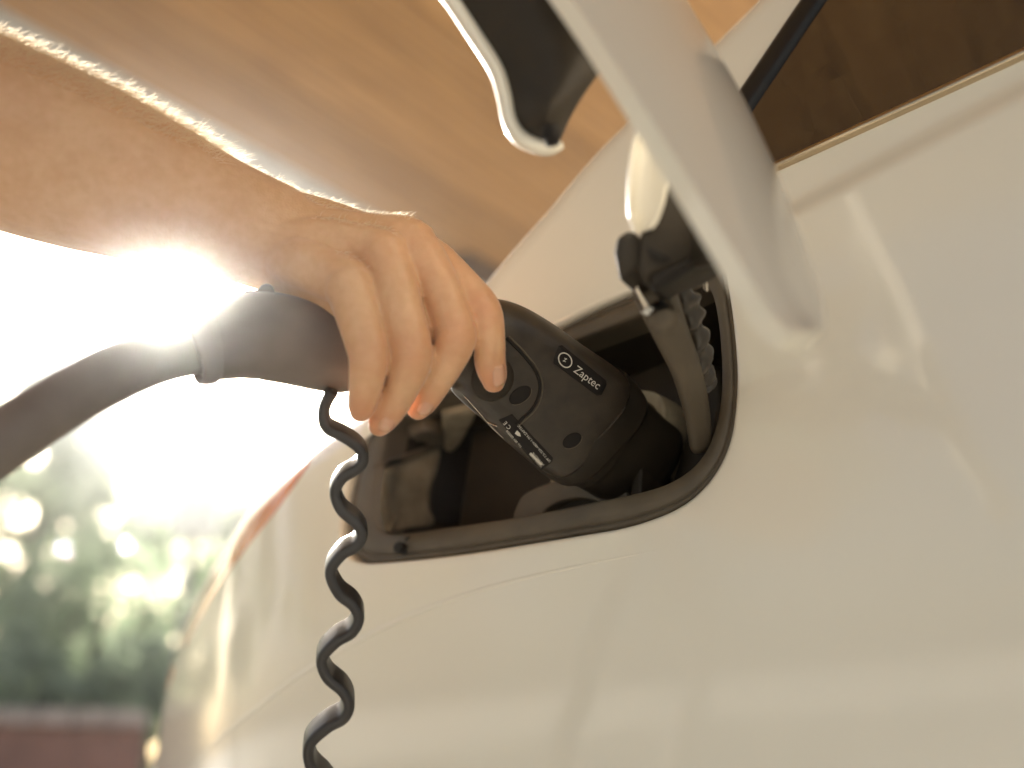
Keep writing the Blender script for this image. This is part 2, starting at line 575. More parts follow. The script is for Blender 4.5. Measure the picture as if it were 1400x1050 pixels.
flapL = [(620, -220, .34), (700, -110, .33), (782, 0, .318), (830, 70, .31), (876, 140, .303), (945, 250, .292), (1002, 342, .284), (1052, 425, .277), (1080, 455, .274)]
flapR = [(800, -240, .40), (880, -110, .39), (940, 0, .378), (982, 72, .370), (1020, 140, .363), (1066, 240, .352), (1098, 325, .342), (1122, 402, .330), (1118, 452, .300)]
rows = []
NU = 9
Lc = catmull(flapL, 3); Rc = catmull(flapR, 3)
for a, b in zip(Lc, Rc):
    pa, pb = P(*a), P(*b)
    row = []
    for j in range(NU):
        t = j / (NU - 1)
        p = pa.lerp(pb, t)
        p = p + (R * 0.55 - F * 0.5).normalized() * (0.006 * (1 - (2 * t - 1) ** 2))
        row.append(p)
    rows.append(row)
flap = grid_obj("charge_flap", rows, M_paint, 0.0075, 0.0022, car)
flap["label"] = "cream painted outer skin of the opened charging flap"
# dark inner shell with its painted folded rim
outl = [(560, -95), (598, -30), (622, 0), (650, 42), (682, 92), (694, 128), (702, 165), (716, 188), (740, 199)]
outr = [(800, -120), (815, -60), (838, -10), (850, 30), (846, 60), (830, 85), (798, 130), (778, 165), (767, 190)]
rows = []
A = catmull(outl, 3); B = catmull(outr, 3)
for k, (a, b) in enumerate(zip(A, B)):
    row = []
    for j in range(9):
        t = j / 8
        x, y = a + (b - a) * t
        dd = 0.372 - 0.004 * t - 0.014 * sin(pi * t) + 0.010 * smooth((k - 17) / 7)
        row.append(P(x, y, dd))
    rows.append(row)
liner = grid_obj("flap_liner", rows, M_black, 0.004, 0.001, car)
rim = [P(x - 4, y + 1, 0.373) for x, y in catmull([(555, -100)] + outl[1:] + [(756, 200), (768, 192)], 4)]
rad = [(0.0032, 0.0042)] * len(rim)
rimo = fix_normals(mesh_obj("flap_rim", *loft(tube_rings(rim, rad, 14, ref=F)), M_paint))
adopt(rimo, car)
bd = fix_normals(mesh_obj("flap_buffer", *loft(tube_rings([P(752, 176, .356), P(754, 186, .354), P(756, 196, .353), P(757, 199, .353)], [0.0030, 0.0036, 0.0028, 0.001], 16)), M_recess))
adopt(bd, car)
# bright painted web between flap and hinge
web = catmull([(893, 150, .350), (884, 185, .352), (878, 225, .354), (874, 270, .357), (872, 300, .36), (873, 318, .362)], 4)
rows = []
for i, a in enumerate(web):
    t = i / (len(web) - 1)
    wd = 0.0030 + 0.0048 * sin(pi * min(1, t * 1.05)) ** 0.8
    rows.append([P(*a) + R * (wd * q) + F * (-0.010 * q * q + 0.002) for q in (-0.3, -0.04, 0.22, 0.48, 0.74, 1.0)])
grid_obj("flap_web", rows, M_paint, 0.0016, 0.0004, car)
web2 = [P(x - 3, y, d + .001) for x, y, d in catmull([(884, 165, .352), (871, 195, .353), (865, 240, .355), (865, 290, .358), (872, 316, .36)], 5)]
adopt(fix_normals(mesh_obj("flap_web_edge", *loft(tube_rings(web2, [0.0010] * len(web2), 10)), M_paint)), car)


def px_block(name, px, d0, d1, mat_, bevel=0.002):
    """block traced on the photograph between two depths"""
    fr = [P(x, y, d0) for x, y in px]; bk = [p + (N * .6 + F * .4).normalized() * (d1 - d0) for p in fr]
    n = len(px)
    f = [tuple(range(n)), tuple(range(2 * n - 1, n - 1, -1))] + [(i, i + n, (i + 1) % n + n, (i + 1) % n) for i in range(n)]
    o = fix_normals(mesh_obj(name, fr + bk, f, mat_, smooth=False))
    if bevel:
        md = o.modifiers.new("b", 'BEVEL'); md.width = bevel; md.segments = 3; md.limit_method = 'ANGLE'; md.angle_limit = radians(25)
        apply_mods(o)
    return adopt(o, car)


px_block("hinge_block", [(900, 215), (935, 262), (978, 336), (938, 360), (893, 378), (880, 392), (868, 370), (872, 322), (884, 285)], .362, .392, M_black, 0.003)
brk = [P(*q) for q in catmull([(938, 330, .378), (968, 322, .360), (1000, 312, .338), (1012, 306, .322)], 5)]
adopt(fix_normals(mesh_obj("flap_bracket", *loft(tube_rings(brk, [(0.011, 0.005)] * len(brk), 20, ref=F, power=3.5)), M_black)), car)
px_block("hinge_lug", [(842, 322), (862, 312), (880, 330), (884, 362), (866, 372), (846, 386), (838, 345)], .366, .390, M_black, 0.0022)
px_block("hinge_recess", [(884, 336), (906, 345), (918, 354), (900, 358), (886, 350)], .3605, .365, M_recess, 0.001)
px_block("hinge_pin_slot", [(890, 376), (950, 348), (944, 362), (890, 396)], .3606, .366, M_recess, 0.001)
arm = [P(*q) for q in catmull([(893, 392, .385), (905, 425, .398), (920, 462, .412), (938, 505, .428), (952, 560, .448), (958, 610, .462)], 6)]
rad = [(0.0085 - 0.0035 * i / (len(arm) - 1), 0.005) for i in range(len(arm))]
adopt(fix_normals(mesh_obj("hinge_arm", *loft(tube_rings(arm, rad, 20, ref=F, power=3.2)), M_bezel)), car)
kn = [P(906, 424, .384), P(907, 430, .381), P(909, 440, .383), P(911, 448, .39)]
adopt(fix_normals(mesh_obj("hinge_knuckle", *loft(tube_rings(kn, [0.0045, 0.0062, 0.0062, 0.003], 20)), M_bezel)), car)
bead = [P(884, 420, .381), P(885, 424, .380), P(887, 430, .381)]
adopt(fix_normals(mesh_obj("hinge_bead", *loft(tube_rings(bead, [0.0012, 0.0028, 0.0010], 16)), mat("pale_nylon", (0.7, 0.68, 0.62), 0.3))), car)
edge = [P(*q) for q in catmull([(868, 384, .379), (872, 396, .379), (880, 412, .380), (885, 424, .381)], 4)]
adopt(fix_normals(mesh_obj("hinge_edge", *loft(tube_rings(edge, [0.0014] * len(edge), 10)), M_chrome)), car)
# wrinkled dark rubber gaiter beside the arm
gp = [P(*q) for q in catmull([(932, 386, .404), (940, 420, .412), (948, 460, .423), (956, 500, .434), (962, 524, .441), (966, 532, .444)], 12)]
rings = []
ax = (gp[-1] - gp[0]).normalized(); e1 = ax.cross(F).normalized(); e2 = ax.cross(e1)
for i, p in enumerate(gp):
    t = i / (len(gp) - 1)
    ring = []
    for j in range(28):
        th = 2 * pi * j / 28
        r = 0.0055 * (0.55 + 0.55 * sin(pi * min(1, t * 1.02 + .02)) ** 0.5)
        r *= 1 + 0.22 * sin(46 * t + 2.2 * sin(th + 3 * t)) + 0.25 * noise.noise(Vector((cos(th) * 1.3, sin(th) * 1.3, t * 9)))
        ring.append(p + e1 * (r * cos(th)) + e2 * (r * 0.8 * sin(th)))
    rings.append(ring)
M_gaiter = mat("wrinkled_rubber", (0.05, 0.04, 0.028), 0.3, bump=0.4, bscale=300, bdist=0.0006)
adopt(fix_normals(mesh_obj("hinge_gaiter", *loft(rings), M_gaiter)), car)
# upper corner clip catching the light
clip = [P(*q) for q in catmull([(940, 384, .418), (948, 372, .418), (957, 370, .419), (963, 380, .421), (965, 398, .424)], 4)]
adopt(fix_normals(mesh_obj("corner_clip", *loft(tube_rings(clip, [0.0012] * len(clip), 8)), M_chrome)), car)
clip = [P(*q) for q in catmull([(966, 362, .415), (978, 350, .414), (984, 352, .415), (986, 372, .418)], 4)]
adopt(fix_normals(mesh_obj("corner_lip", *loft(tube_rings(clip, [0.0018] * len(clip), 8)), M_chrome)), car)

# ------------------------------------------------------------------ charging cable with plug
cable = empty("charging_cable", P(560, 490, .445), "black charging cable with plug held in a hand and pushed into the charge port", "charging cable")


def shaped(stations, seg=40, nper=6, power=2.6):
    """stations: (x, y, depth, half width px, half depth m)"""
    cl = catmull(stations, nper)
    path = [P(c[0], c[1], c[2]) for c in cl]
    rings = []; m = len(path)
    for i, c in enumerate(cl):
        t = (path[min(i + 1, m - 1)] - path[max(i - 1, 0)]).normalized()
        view = (path[i] - C).normalized()
        s = t.cross(view).normalized()         # across the picture
        q = s.cross(t).normalized()
        a = float(c[3] * c[2] / FPX); b = float(c[4])
        ring = []
        for j in range(seg):
            th = 2 * pi * j / seg
            cx, sx = cos(th), sin(th)
            x = math.copysign(abs(cx) ** (2 / power), cx); y = math.copysign(abs(sx) ** (2 / power), sx)
            ring.append(path[i] + s * (a * x) + q * (b * y))
        rings.append(ring)
    return rings


head_st = [(470, 482, .4415, 50, .0165), (520, 482, .4435, 47, .0165), (580, 474, .447, 49, .017), (630, 470, .4525, 62, .019), (668, 482, .4595, 76, .0215),
           (705, 506, .4685, 81, .0235), (742, 536, .4785, 84, .025), (775, 561, .488, 86, .0262), (790, 572, .4925, 85.5, .0263)]
rings = shaped(head_st, 64, 8, 3.1)
plug = fix_normals(mesh_obj("plug_body", *loft(rings), M_plug))
adopt(plug, cable)
plug["label"] = "black plastic plug head with a white printed maker's logo"
col_st = [(785, 568, .491, 86, .0264), (788, 571, .492, 88.5, .0272), (799, 579, .4955, 88.5, .0272), (810, 587, .499, 85.5, .0264), (813, 590, .500, 80, .0246), (822, 596, .503, 76, .0235), (850, 616, .512, 72, .0225), (880, 636, .522, 68, .0215)]
collar = fix_normals(mesh_obj("plug_collar", *loft(shaped(col_st, 64, 4, 2.5)), M_black))
adopt(collar, cable)
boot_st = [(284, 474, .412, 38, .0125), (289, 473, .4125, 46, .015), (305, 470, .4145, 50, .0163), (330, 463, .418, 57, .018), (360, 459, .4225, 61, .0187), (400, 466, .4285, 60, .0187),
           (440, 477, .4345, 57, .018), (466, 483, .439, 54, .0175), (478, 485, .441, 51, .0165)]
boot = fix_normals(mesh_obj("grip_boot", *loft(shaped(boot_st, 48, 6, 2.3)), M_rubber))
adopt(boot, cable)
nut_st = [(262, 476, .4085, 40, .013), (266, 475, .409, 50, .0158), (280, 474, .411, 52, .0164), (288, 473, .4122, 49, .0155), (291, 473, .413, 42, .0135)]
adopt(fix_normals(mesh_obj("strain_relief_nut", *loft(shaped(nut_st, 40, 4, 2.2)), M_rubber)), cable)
# raised catch on top of the boot
px = [(318, 412), (338, 396), (352, 398), (358, 388), (372, 388), (378, 404), (372, 420), (330, 432)]
fr = [P(x, y, .417) for x, y in px]; bk = [P(x, y, .432) for x, y in px]
n = len(px)
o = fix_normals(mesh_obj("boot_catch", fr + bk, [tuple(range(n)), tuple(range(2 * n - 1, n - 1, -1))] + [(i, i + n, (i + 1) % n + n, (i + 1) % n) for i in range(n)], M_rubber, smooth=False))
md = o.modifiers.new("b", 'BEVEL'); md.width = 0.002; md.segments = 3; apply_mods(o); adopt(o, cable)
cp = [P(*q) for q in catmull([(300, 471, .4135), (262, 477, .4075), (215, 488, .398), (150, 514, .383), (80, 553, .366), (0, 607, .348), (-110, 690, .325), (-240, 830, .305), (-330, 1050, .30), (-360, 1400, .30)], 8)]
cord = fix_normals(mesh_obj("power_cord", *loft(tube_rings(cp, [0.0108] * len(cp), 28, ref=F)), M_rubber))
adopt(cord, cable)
# wavy tether strap hanging from the boot
wave = [(975, -60), (956, -28), (948, 10), (960, 46), (1010, 72), (1052, 104), (1062, 140), (1042, 165), (1002, 190), (982, 232), (1000, 282), (1042, 318), (1060, 352), (1044, 385), (1000, 412), (968, 462), (992, 522),
        (1034, 558), (1050, 596), (1030, 636), (984, 664), (944, 712), (958, 764), (1004, 806), (1022, 846), (1006, 884), (958, 912), (908, 962), (912, 1024), (952, 1068), (975, 1108), (960, 1146), (912, 1176), (870, 1226), (884, 1288), (924, 1330)]
cl = catmull([(x / 2.142, 560 + y / 2.142, 0.428 - 0.00002 * i) for i, (x, y) in enumerate(wave)], 6)
wdir = (F * 0.95 + U * 0.24 - R * 0.16).normalized()
rings = []
path = [P(*c) for c in cl]
for i in range(len(path)):
    t = (path[min(i + 1, len(path) - 1)] - path[max(i - 1, 0)]).normalized()
    nn = t.cross(wdir).normalized()
    a, b = 0.0074, 0.0025
    ring = []
    for j in range(16):
        th = 2 * pi * j / 16
        x = math.copysign(abs(cos(th)) ** 0.42, cos(th)); y = math.copysign(abs(sin(th)) ** 0.42, sin(th))
        ring.append(path[i] + wdir * a * x + nn * b * y)
    rings.append(ring)
strap = fix_normals(mesh_obj("tether_strap", *loft(rings), M_strap))
strap["label"] = "wavy black rubber strap hanging below the handle"
adopt(strap, cable)

# fittings printed or moulded on the plug
bvh = BVHTree.FromObject(plug, bpy.context.evaluated_depsgraph_get())
bpy.context.view_layer.update()
OFFS = plug.matrix_world.translation


def on_plug(x, y, lift=0.0):
    r = ray(x, y).normalized()
    h = bvh.ray_cast(C, r)
    if h[0] is None:
        hh = bvh.find_nearest(P(x, y, .45)); return hh[0] + hh[1] * lift
    nn = h[1] if h[1].dot(r) < 0 else -h[1]
    return h[0] + nn * lift


def plug_patch(name, px, lift, mat_, parent=plug):
    """thin cap over a traced outline, following the plug's face"""
    if len(px) < 12:
        k_ = 10
        px = [(px[i][0] + (px[(i + 1) % len(px)][0] - px[i][0]) * j / k_, px[i][1] + (px[(i + 1) % len(px)][1] - px[i][1]) * j / k_) for i in range(len(px)) for j in range(k_)]
    pts = [on_plug(x, y, lift) for x, y in px]
    edge = [on_plug(x, y, -0.0008) for x, y in px]
    cx = sum(p[0] for p in px) / len(px); cy = sum(p[1] for p in px) / len(px)
    rg = [edge, pts] + [[on_plug(cx + (x - cx) * k, cy + (y - cy) * k, lift) for x, y in px] for k in (.85, .7, .55, .4, .25, .1)]
    n = len(px)
    v, f = loft(rg, cap=False)
    v = v + [on_plug(cx, cy, lift)]; o_ = (len(rg) - 1) * n
    f += [(o_ + i, o_ + (i + 1) % n, len(v) - 1) for i in range(n)]
    o = fix_normals(mesh_obj(name, v, f, mat_))
    return adopt2(o, parent)


def adopt2(o, parent):
    o.parent = parent
    o.matrix_parent_inverse = parent.matrix_world.inverted()
    return o


def plug_line(name, px, r, mat_, lift=0.0, closed=False, n=6):
    pts = [on_plug(x, y, lift) for x, y in catmull(px, n)]
    o = fix_normals(mesh_obj(name, *loft(tube_rings(pts, [r] * len(pts), 8, ref=F)), mat_))
    return adopt2(o, plug)


bpy.context.view_layer.update()
# button frame, dimples
plug_line("button_frame", [(692, 462), (712, 482), (731, 506), (738, 530), (730, 555), (714, 572), (706, 579)], 0.0007, M_recess, 0.0001)
plug_line("button_frame_edge", [(696, 460), (716, 480), (735, 505), (742, 530), (734, 557), (718, 574), (709, 582)], 0.00035, M_bezel, 0.0001)
plug_patch("release_button", disc_px(673, 517, 28, 31, 0.5, 32), 0.0009, M_black)
plug_patch("oval_dimple", disc_px(711, 540, 17, 10, -0.62, 28), 0.00025, M_recess)
plug_line("dimple_rim", disc_px(711, 540, 17.5, 10.5, -0.62, 14, 0.2, pi - 0.2), 0.00022, M_bezel, 0.0001)
plug_patch("oval_dimple", disc_px(782, 602, 14, 9, -0.55, 28), 0.00025, M_recess)
plug_line("dimple_rim", disc_px(782, 602, 14.5, 9.5, -0.55, 14, 0.2, pi - 0.2), 0.00022, M_bezel, 0.0001)
plug_patch("logo_plate", [(764, 473), (768, 472), (828, 520), (829, 526), (822, 540), (816, 541), (757, 497), (757, 490)], 0.0002, M_recess)
plug_patch("rating_label", [(682, 574), (700, 566), (756, 626), (755, 631), (741, 642), (737, 641)], 0.0002, M_recess)
plug_line("chamfer_glint", [(634, 540), (652, 560), (672, 583), (690, 600)], 0.00028, M_chrome, 0.0001)  # bright metal line put in for the light on the plug's chamfer
plug_line("seam_tab", [(668, 577), (674, 580), (680, 582)], 0.0004, M_chrome, 0.0002)


def plug_text(name, body_, ox, oy, dx, dy, size, lift=0.0004, ux=None, uy=None):
    """print wrapped on the plug face: ox,oy baseline start, (dx,dy) reading direction in the photo, size px"""
    cu = bpy.data.curves.new(name, 'FONT'); cu.body = body_; cu.size = 1.0; cu.resolution_u = 3
    to = bpy.data.objects.new(name, cu); COL.objects.link(to)
    dg = bpy.context.evaluated_depsgraph_get()
    me = bpy.data.meshes.new_from_object(to.evaluated_get(dg))
    bpy.data.objects.remove(to); bpy.data.curves.remove(cu)
    l = sqrt(dx * dx + dy * dy); dx /= l; dy /= l
    if ux is None: ux, uy = dy, -dx
    for vv in me.vertices:
        x, y = vv.co.x * size, vv.co.y * size
        vv.co = on_plug(ox + dx * x + ux * y, oy + dy * x + uy * y, lift)
    me.materials.clear(); me.materials.append(M_print)
    o = bpy.data.objects.new(name, me); COL.objects.link(o)
    return adopt2(o, plug)


plug_text("maker_name", "Zaptec", 782.5, 507.5, 0.80, 0.60, 15.0, ux=0.62, uy=-0.82)
plug_text("maker_letter", "z", 768.2, 493.5, 0.83, 0.3, 11.5, ux=0.5, uy=-0.83)
ringpts = disc_px(772.2, 492.5, 10.6, 8.0, 0.95, 36)
plug_line("maker_ring", ringpts + [ringpts[0]], 0.00027, M_print, 0.0003, n=2)
d = (-0.66, -0.75)
plug_text("label_line", "SPF 7.5-32A-480V-1.7M-ZAPTEC", 753.5, 629.5, *d, 4.9)
plug_text("label_line", "No. 001 000000", 714, 609.5, *d, 4.6)
plug_text("approval_mark", "C E", 699.5, 583.5, *d, 8.0)
plug_text("label_line", "IP44 EN62196", 745, 634.5, *d, 4.0)
plug_text("label_line", "50/60Hz 22kW", 742, 637.5, *d, 4.0)
plug_patch("label_diamond", [(704, 592), (707, 588), (711, 592), (712, 596), (708, 595)], 0.0004, M_print)
plug_patch("label_bar", [(724, 620), (726, 618), (742, 634), (740, 636)], 0.0004, M_print)

# ------------------------------------------------------------------ the person's forearm and hand
M_skin = bpy.data.materials.new("skin"); M_skin.use_nodes = True
nt = M_skin.node_tree; b = nt.nodes["Principled BSDF"]
geo = nt.nodes.new("ShaderNodeNewGeometry")
n1 = nt.nodes.new("ShaderNodeTexNoise"); n1.inputs["Scale"].default_value = 55; n1.inputs["Detail"].default_value = 6
n2 = nt.nodes.new("ShaderNodeTexVoronoi"); n2.inputs["Scale"].default_value = 900
n3 = nt.nodes.new("ShaderNodeTexNoise"); n3.inputs["Scale"].default_value = 260; n3.inputs["Detail"].default_value = 5
for q in (n1, n2, n3): nt.links.new(geo.outputs["Position"], q.inputs["Vector"])
cr = nt.nodes.new("ShaderNodeValToRGB")
cr.color_ramp.elements[0].position = 0.38; cr.color_ramp.elements[0].color = (0.63, 0.37, 0.20, 1)
cr.color_ramp.elements[1].position = 0.62; cr.color_ramp.elements[1].color = (0.70, 0.44, 0.25, 1)
mfac = nt.nodes.new("ShaderNodeMath"); mfac.operation = 'MULTIPLY_ADD'; mfac.inputs[1].default_value = 0.55
half = nt.nodes.new("ShaderNodeMath"); half.operation = 'MULTIPLY'; half.inputs[1].default_value = 0.45
nt.links.new(n3.outputs["Fac"], half.inputs[0]); nt.links.new(n1.outputs["Fac"], mfac.inputs[0]); nt.links.new(half.outputs[0], mfac.inputs[2])
nt.links.new(mfac.outputs[0], cr.inputs["Fac"])
at = nt.nodes.new("ShaderNodeAttribute"); at.attribute_name = "flush"
mxc = nt.nodes.new("ShaderNodeMix"); mxc.data_type = 'RGBA'; mxc.inputs[7].default_value = (0.60, 0.24, 0.115, 1)
nt.links.new(at.outputs["Fac"], mxc.inputs[0]); nt.links.new(cr.outputs["Color"], mxc.inputs[6])
nt.links.new(mxc.outputs[2], b.inputs["Base Color"])
b.inputs["Roughness"].default_value = 0.46
b.inputs["Subsurface Weight"].default_value = 0.22
b.inputs["Subsurface Radius"].default_value = (1.0, 0.35, 0.15)
b.inputs["Subsurface Scale"].default_value = 0.003
b.inputs["Sheen Weight"].default_value = 0.25
b.inputs["Sheen Roughness"].default_value = 0.35
b1 = nt.nodes.new("ShaderNodeBump"); b1.inputs["Strength"].default_value = 0.42; b1.inputs["Distance"].default_value = 0.0005
nt.links.new(n3.outputs["Fac"], b1.inputs["Height"])
b2 = nt.nodes.new("ShaderNodeBump"); b2.inputs["Strength"].default_value = 0.3; b2.inputs["Distance"].default_value = 0.0003
nt.links.new(n2.outputs["Distance"], b2.inputs["Height"])
nt.links.new(b1.outputs["Normal"], b2.inputs["Normal"])
nt.links.new(b2.outputs["Normal"], b.inputs["Normal"])

HV, HF = [], []


def limb(st, nper=5, seg=20, dz=1.0):
    """st: (x, y, depth, radius mm[, depth radius mm])"""
    st = [s if len(s) == 5 else (*s, s[3] * dz) for s in st]
    cl = catmull(st, nper)
    path = [P(c[0], c[1], c[2]) for c in cl]
    rings = []
    m = len(path)
    for i, c in enumerate(cl):
        t = (path[min(i + 1, m - 1)] - path[max(i - 1, 0)]).normalized()
        view = (path[i] - C).normalized()
        c = [float(z) for z in c]
        s = t.cross(view)
        s = s.normalized() if s.length > 1e-4 else R.copy()
        q = s.cross(t).normalized()
        rings.append([path[i] + s * (c[3] * .001 * cos(2 * pi * j / seg)) + q * (c[4] * .001 * sin(2 * pi * j / seg)) for j in range(seg)])
    # rounded ends
    def dome(center, ring, dirv, rad):
        out = []
        for a in (30, 55, 75, 88):
            out.append([center + (p - center) * cos(radians(a)) + dirv * rad * sin(radians(a)) for p in ring])
        return out
    t0 = (path[0] - path[1]).normalized(); t1 = (path[-1] - path[-2]).normalized()
    rings = dome(path[0], rings[0], t0, float(cl[0][3]) * .0008)[::-1] + rings + dome(path[-1], rings[-1], t1, float(cl[-1][3]) * .0008)
    v, f = loft(rings)
    o = len(HV)
    HV.extend(v); HF.extend([tuple(i + o for i in q) for q in f])
    return path


index_ = limb([(572, 346, .449, 10.6), (600, 362, .443, 9.3), (632, 392, .434, 8.5), (655, 418, .4275, 8.5), (664, 436, .4255, 7.9), (669, 466, .4245, 6.9), (670, 494, .4265, 6.9), (674, 513, .4295, 6.2), (675, 524, .4315, 4.9)])
middle = limb([(562, 332, .437, 11.2), (584, 364, .430, 10.0), (605, 402, .424, 8.9), (619, 440, .4185, 8.6), (623, 464, .417, 8.7), (610, 496, .4185, 7.7), (594, 522, .4215, 7.3), (578, 548, .427, 6.6), (571, 560, .430, 5.1)])
ring_f = limb([(526, 350, .428, 11.4), (538, 386, .421, 10.2), (549, 428, .4145, 9.5), (560, 468, .410, 9.1), (562, 494, .409, 8.8), (551, 526, .4115, 7.5), (537, 553, .4155, 7.0), (523, 574, .420, 6.2), (518, 583, .4225, 4.8)])
pinky = limb([(478, 392, .4185, 10.8), (486, 420, .4125, 9.6), (495, 452, .407, 8.8), (503, 484, .403, 8.2), (503, 505, .4025, 7.8), (499, 532, .405, 6.8), (495, 554, .4095, 6.0), (493, 564, .412, 4.7)])
# back of the hand: metacarpals fanning out of the wrist
limb([(400, 300, .449, 13, 12), (450, 312, .450, 12.4, 11), (510, 330, .450, 11.3, 10.5), (560, 341, .4495, 10.9), (580, 352, .4475, 9.8)])
limb([(395, 312, .442, 13, 12), (450, 320, .442, 12.2, 11), (510, 326, .440, 11.0, 10), (556, 330, .4375, 11.2), (570, 342, .436, 9.8)])
limb([(390, 330, .437, 13, 12), (440, 336, .435, 12.3, 11), (490, 342, .432, 11.2, 10), (524, 348, .4295, 11.2), (532, 364, .428, 9.8)])
limb([(378, 346, .441, 13, 11), (415, 362, .430, 12.5, 12), (450, 377, .425, 11.2, 10.5), (478, 389, .4202, 10.6), (484, 404, .418, 9.2)])
limb([(545, 352, .436, 9), (568, 390, .432, 8), (583, 424, .4275, 8.2), (593, 452, .4225, 7.2)])
# heel of the hand, palm, web, thumb behind the handle
limb([(380, 346, .444, 17, 13), (420, 383, .436, 13.5, 13), (450, 408, .433, 11, 11), (468, 424, .430, 8.5, 9)])
limb([(380, 325, .446, 19, 16), (440, 345, .448, 19, 14), (500, 362, .448, 17, 12), (545, 374, .447, 12, 10)])
limb([(405, 335, .458, 15, 13), (455, 335, .472, 13, 12), (520, 365, .483, 11, 11), (575, 398, .487, 9.5), (622, 425, .486, 9), (655, 446, .487, 8.5), (672, 456, .488, 6.5)])
# forearm to the elbow and a piece of the upper arm (outside the frame)
limb([(430, 340, .443, 19, 15), (388, 330, .443, 23.5, 17), (345, 314, .442, 25, 18), (300, 298, .440, 27, 20), (255, 281, .438, 29.5, 23), (213, 264, .435, 31.8, 26), (116, 228, .43, 36.5, 32), (0, 185, .425, 39.5, 36), (-150, 128, .418, 41.5, 40), (-330, 60, .40, 43, 43), (-450, 20, .37, 44, 44), (-560, -40, .32, 46, 46), (-620, -160, .25, 48, 48)], seg=32)
person = mesh_obj("person", HV, HF, M_skin)
rm = person.modifiers.new("r", 'REMESH'); rm.mode = 'VOXEL'; rm.voxel_size = 0.0008; rm.adaptivity = 0
sm = person.modifiers.new("s", 'SMOOTH'); sm.factor = 0.5; sm.iterations = 6
apply_mods(person)
tag(person, "bare forearm and right hand wrapped round the black plug handle", "person")
# knuckle folds and tendons worked into the mesh
me = person.data
co = np.empty(len(me.vertices) * 3); me.vertices.foreach_get("co", co); co = co.reshape(-1, 3)
no = np.empty(len(me.vertices) * 3); me.vertices.foreach_get("normal", no); no = no.reshape(-1, 3)
disp = np.zeros(len(co))


def fold(x, y, d, tx, ty, rad, depth, k=3, gap=0.0022):
    """a few short transverse creases centred on a joint; (tx,ty) runs along the finger in the photo"""
    c = np.array(P(x, y, d)); t = np.array(R * tx - U * ty); t = t / np.linalg.norm(t)
    rel = co - c
    dist = np.linalg.norm(rel, axis=1)
    along = rel @ t
    wgt = np.clip(1 - dist / rad, 0, 1) ** 0.7
    facing = (no @ np.array((C - P(x, y, d)).normalized())) > -0.2
    for q in range(k):
        o = (q - (k - 1) / 2) * gap
        disp[:] -= facing * wgt * depth * np.exp(-((along - o) / 0.00055) ** 2)


fold(667, 420, .421, 0.55, 0.83, 0.011, 0.00028, 4)
fold(626, 452, .410, 0.3, 0.95, 0.012, 0.00028, 4)
fold(567, 480, .404, 0.2, 0.98, 0.012, 0.00028, 4)
fold(508, 490, .399, 0.1, 0.99, 0.011, 0.00026, 4)
fold(676, 492, .422, 0.2, 0.98, 0.008, 0.00035, 3, 0.0018)
fold(600, 522, .416, -0.55, 0.83, 0.008, 0.0003, 3, 0.0018)
fold(545, 550, .410, -0.55, 0.83, 0.008, 0.0003, 3, 0.0018)


def ridge(a, b_, width, height):
    """tendon or vein running under the skin between two points"""
    A_, B_ = np.array(P(*a)), np.array(P(*b_)); ab = B_ - A_; L2 = ab @ ab
    t = np.clip(((co - A_) @ ab) / L2, 0, 1)
    off = co - (A_ + t[:, None] * ab)
    vw = np.array((P(*a) - C).normalized()); lat = np.cross(ab / sqrt(L2), vw)
    facing = (no @ -vw) > 0
    d_ = np.abs(off @ lat)
    near = np.linalg.norm(off, axis=1) < 0.022
    disp[:] += facing * near * height * np.exp(-(d_ / width) ** 2) * np.sin(pi * np.clip(t, 0.02, 0.98)) ** 0.5


ridge((425, 300, .44), (560, 328, .43), 0.0024, 0.0008)
ridge((415, 318, .43), (528, 346, .42), 0.0024, 0.0008)
ridge((405, 340, .425), (480, 388, .41), 0.0022, 0.0009)
ridge((440, 330, .43), (505, 362, .42), 0.0013, 0.0007)
ridge((470, 318, .43), (500, 352, .42), 0.0012, 0.0006)
ridge((330, 300, .42), (420, 330, .425), 0.0020, 0.0007)
ridge((150, 215, .41), (330, 270, .42), 0.0028, 0.0008)
for a, b_ in (((578, 348), (590, 372)), ((528, 362), (546, 352)), ((486, 404), (500, 396))):
    ridge((*a, .43), (*b_, .425), 0.0025, -0.0004)
# blood flush over knuckles and fingertips
fl_ = np.zeros(len(co))
for (x, y, d_, r_, k_) in ((665, 420, .42, .012, .5), (626, 458, .412, .013, .45), (566, 482, .405, .013, .4), (507, 492, .40, .012, .35), (675, 520, .425, .012, .75), (574, 555, .424, .014, .75), (521, 578, .416, .014, .75), (494, 560, .407, .013, .65),
                         (566, 330, .428, .012, .3), (530, 348, .42, .012, .25), (600, 372, .43, .02, .3), (640, 420, .425, .02, .25)):
    fl_ = np.maximum(fl_, k_ * np.exp(-(np.linalg.norm(co - np.array(P(x, y, d_)), axis=1) / r_) ** 2))
at_ = me.attributes.new("flush", 'FLOAT', 'POINT'); at_.data.foreach_set("value", fl_)
co += no * disp[:, None]
me.vertices.foreach_set("co", co.reshape(-1)); me.update()
hb = BVHTree.FromObject(person, bpy.context.evaluated_depsgraph_get())
M_nail = mat("fingernail", (0.68, 0.36, 0.23), 0.24, coat=0.3, Subsurface_Weight=0.3, Subsurface_Scale=0.003)


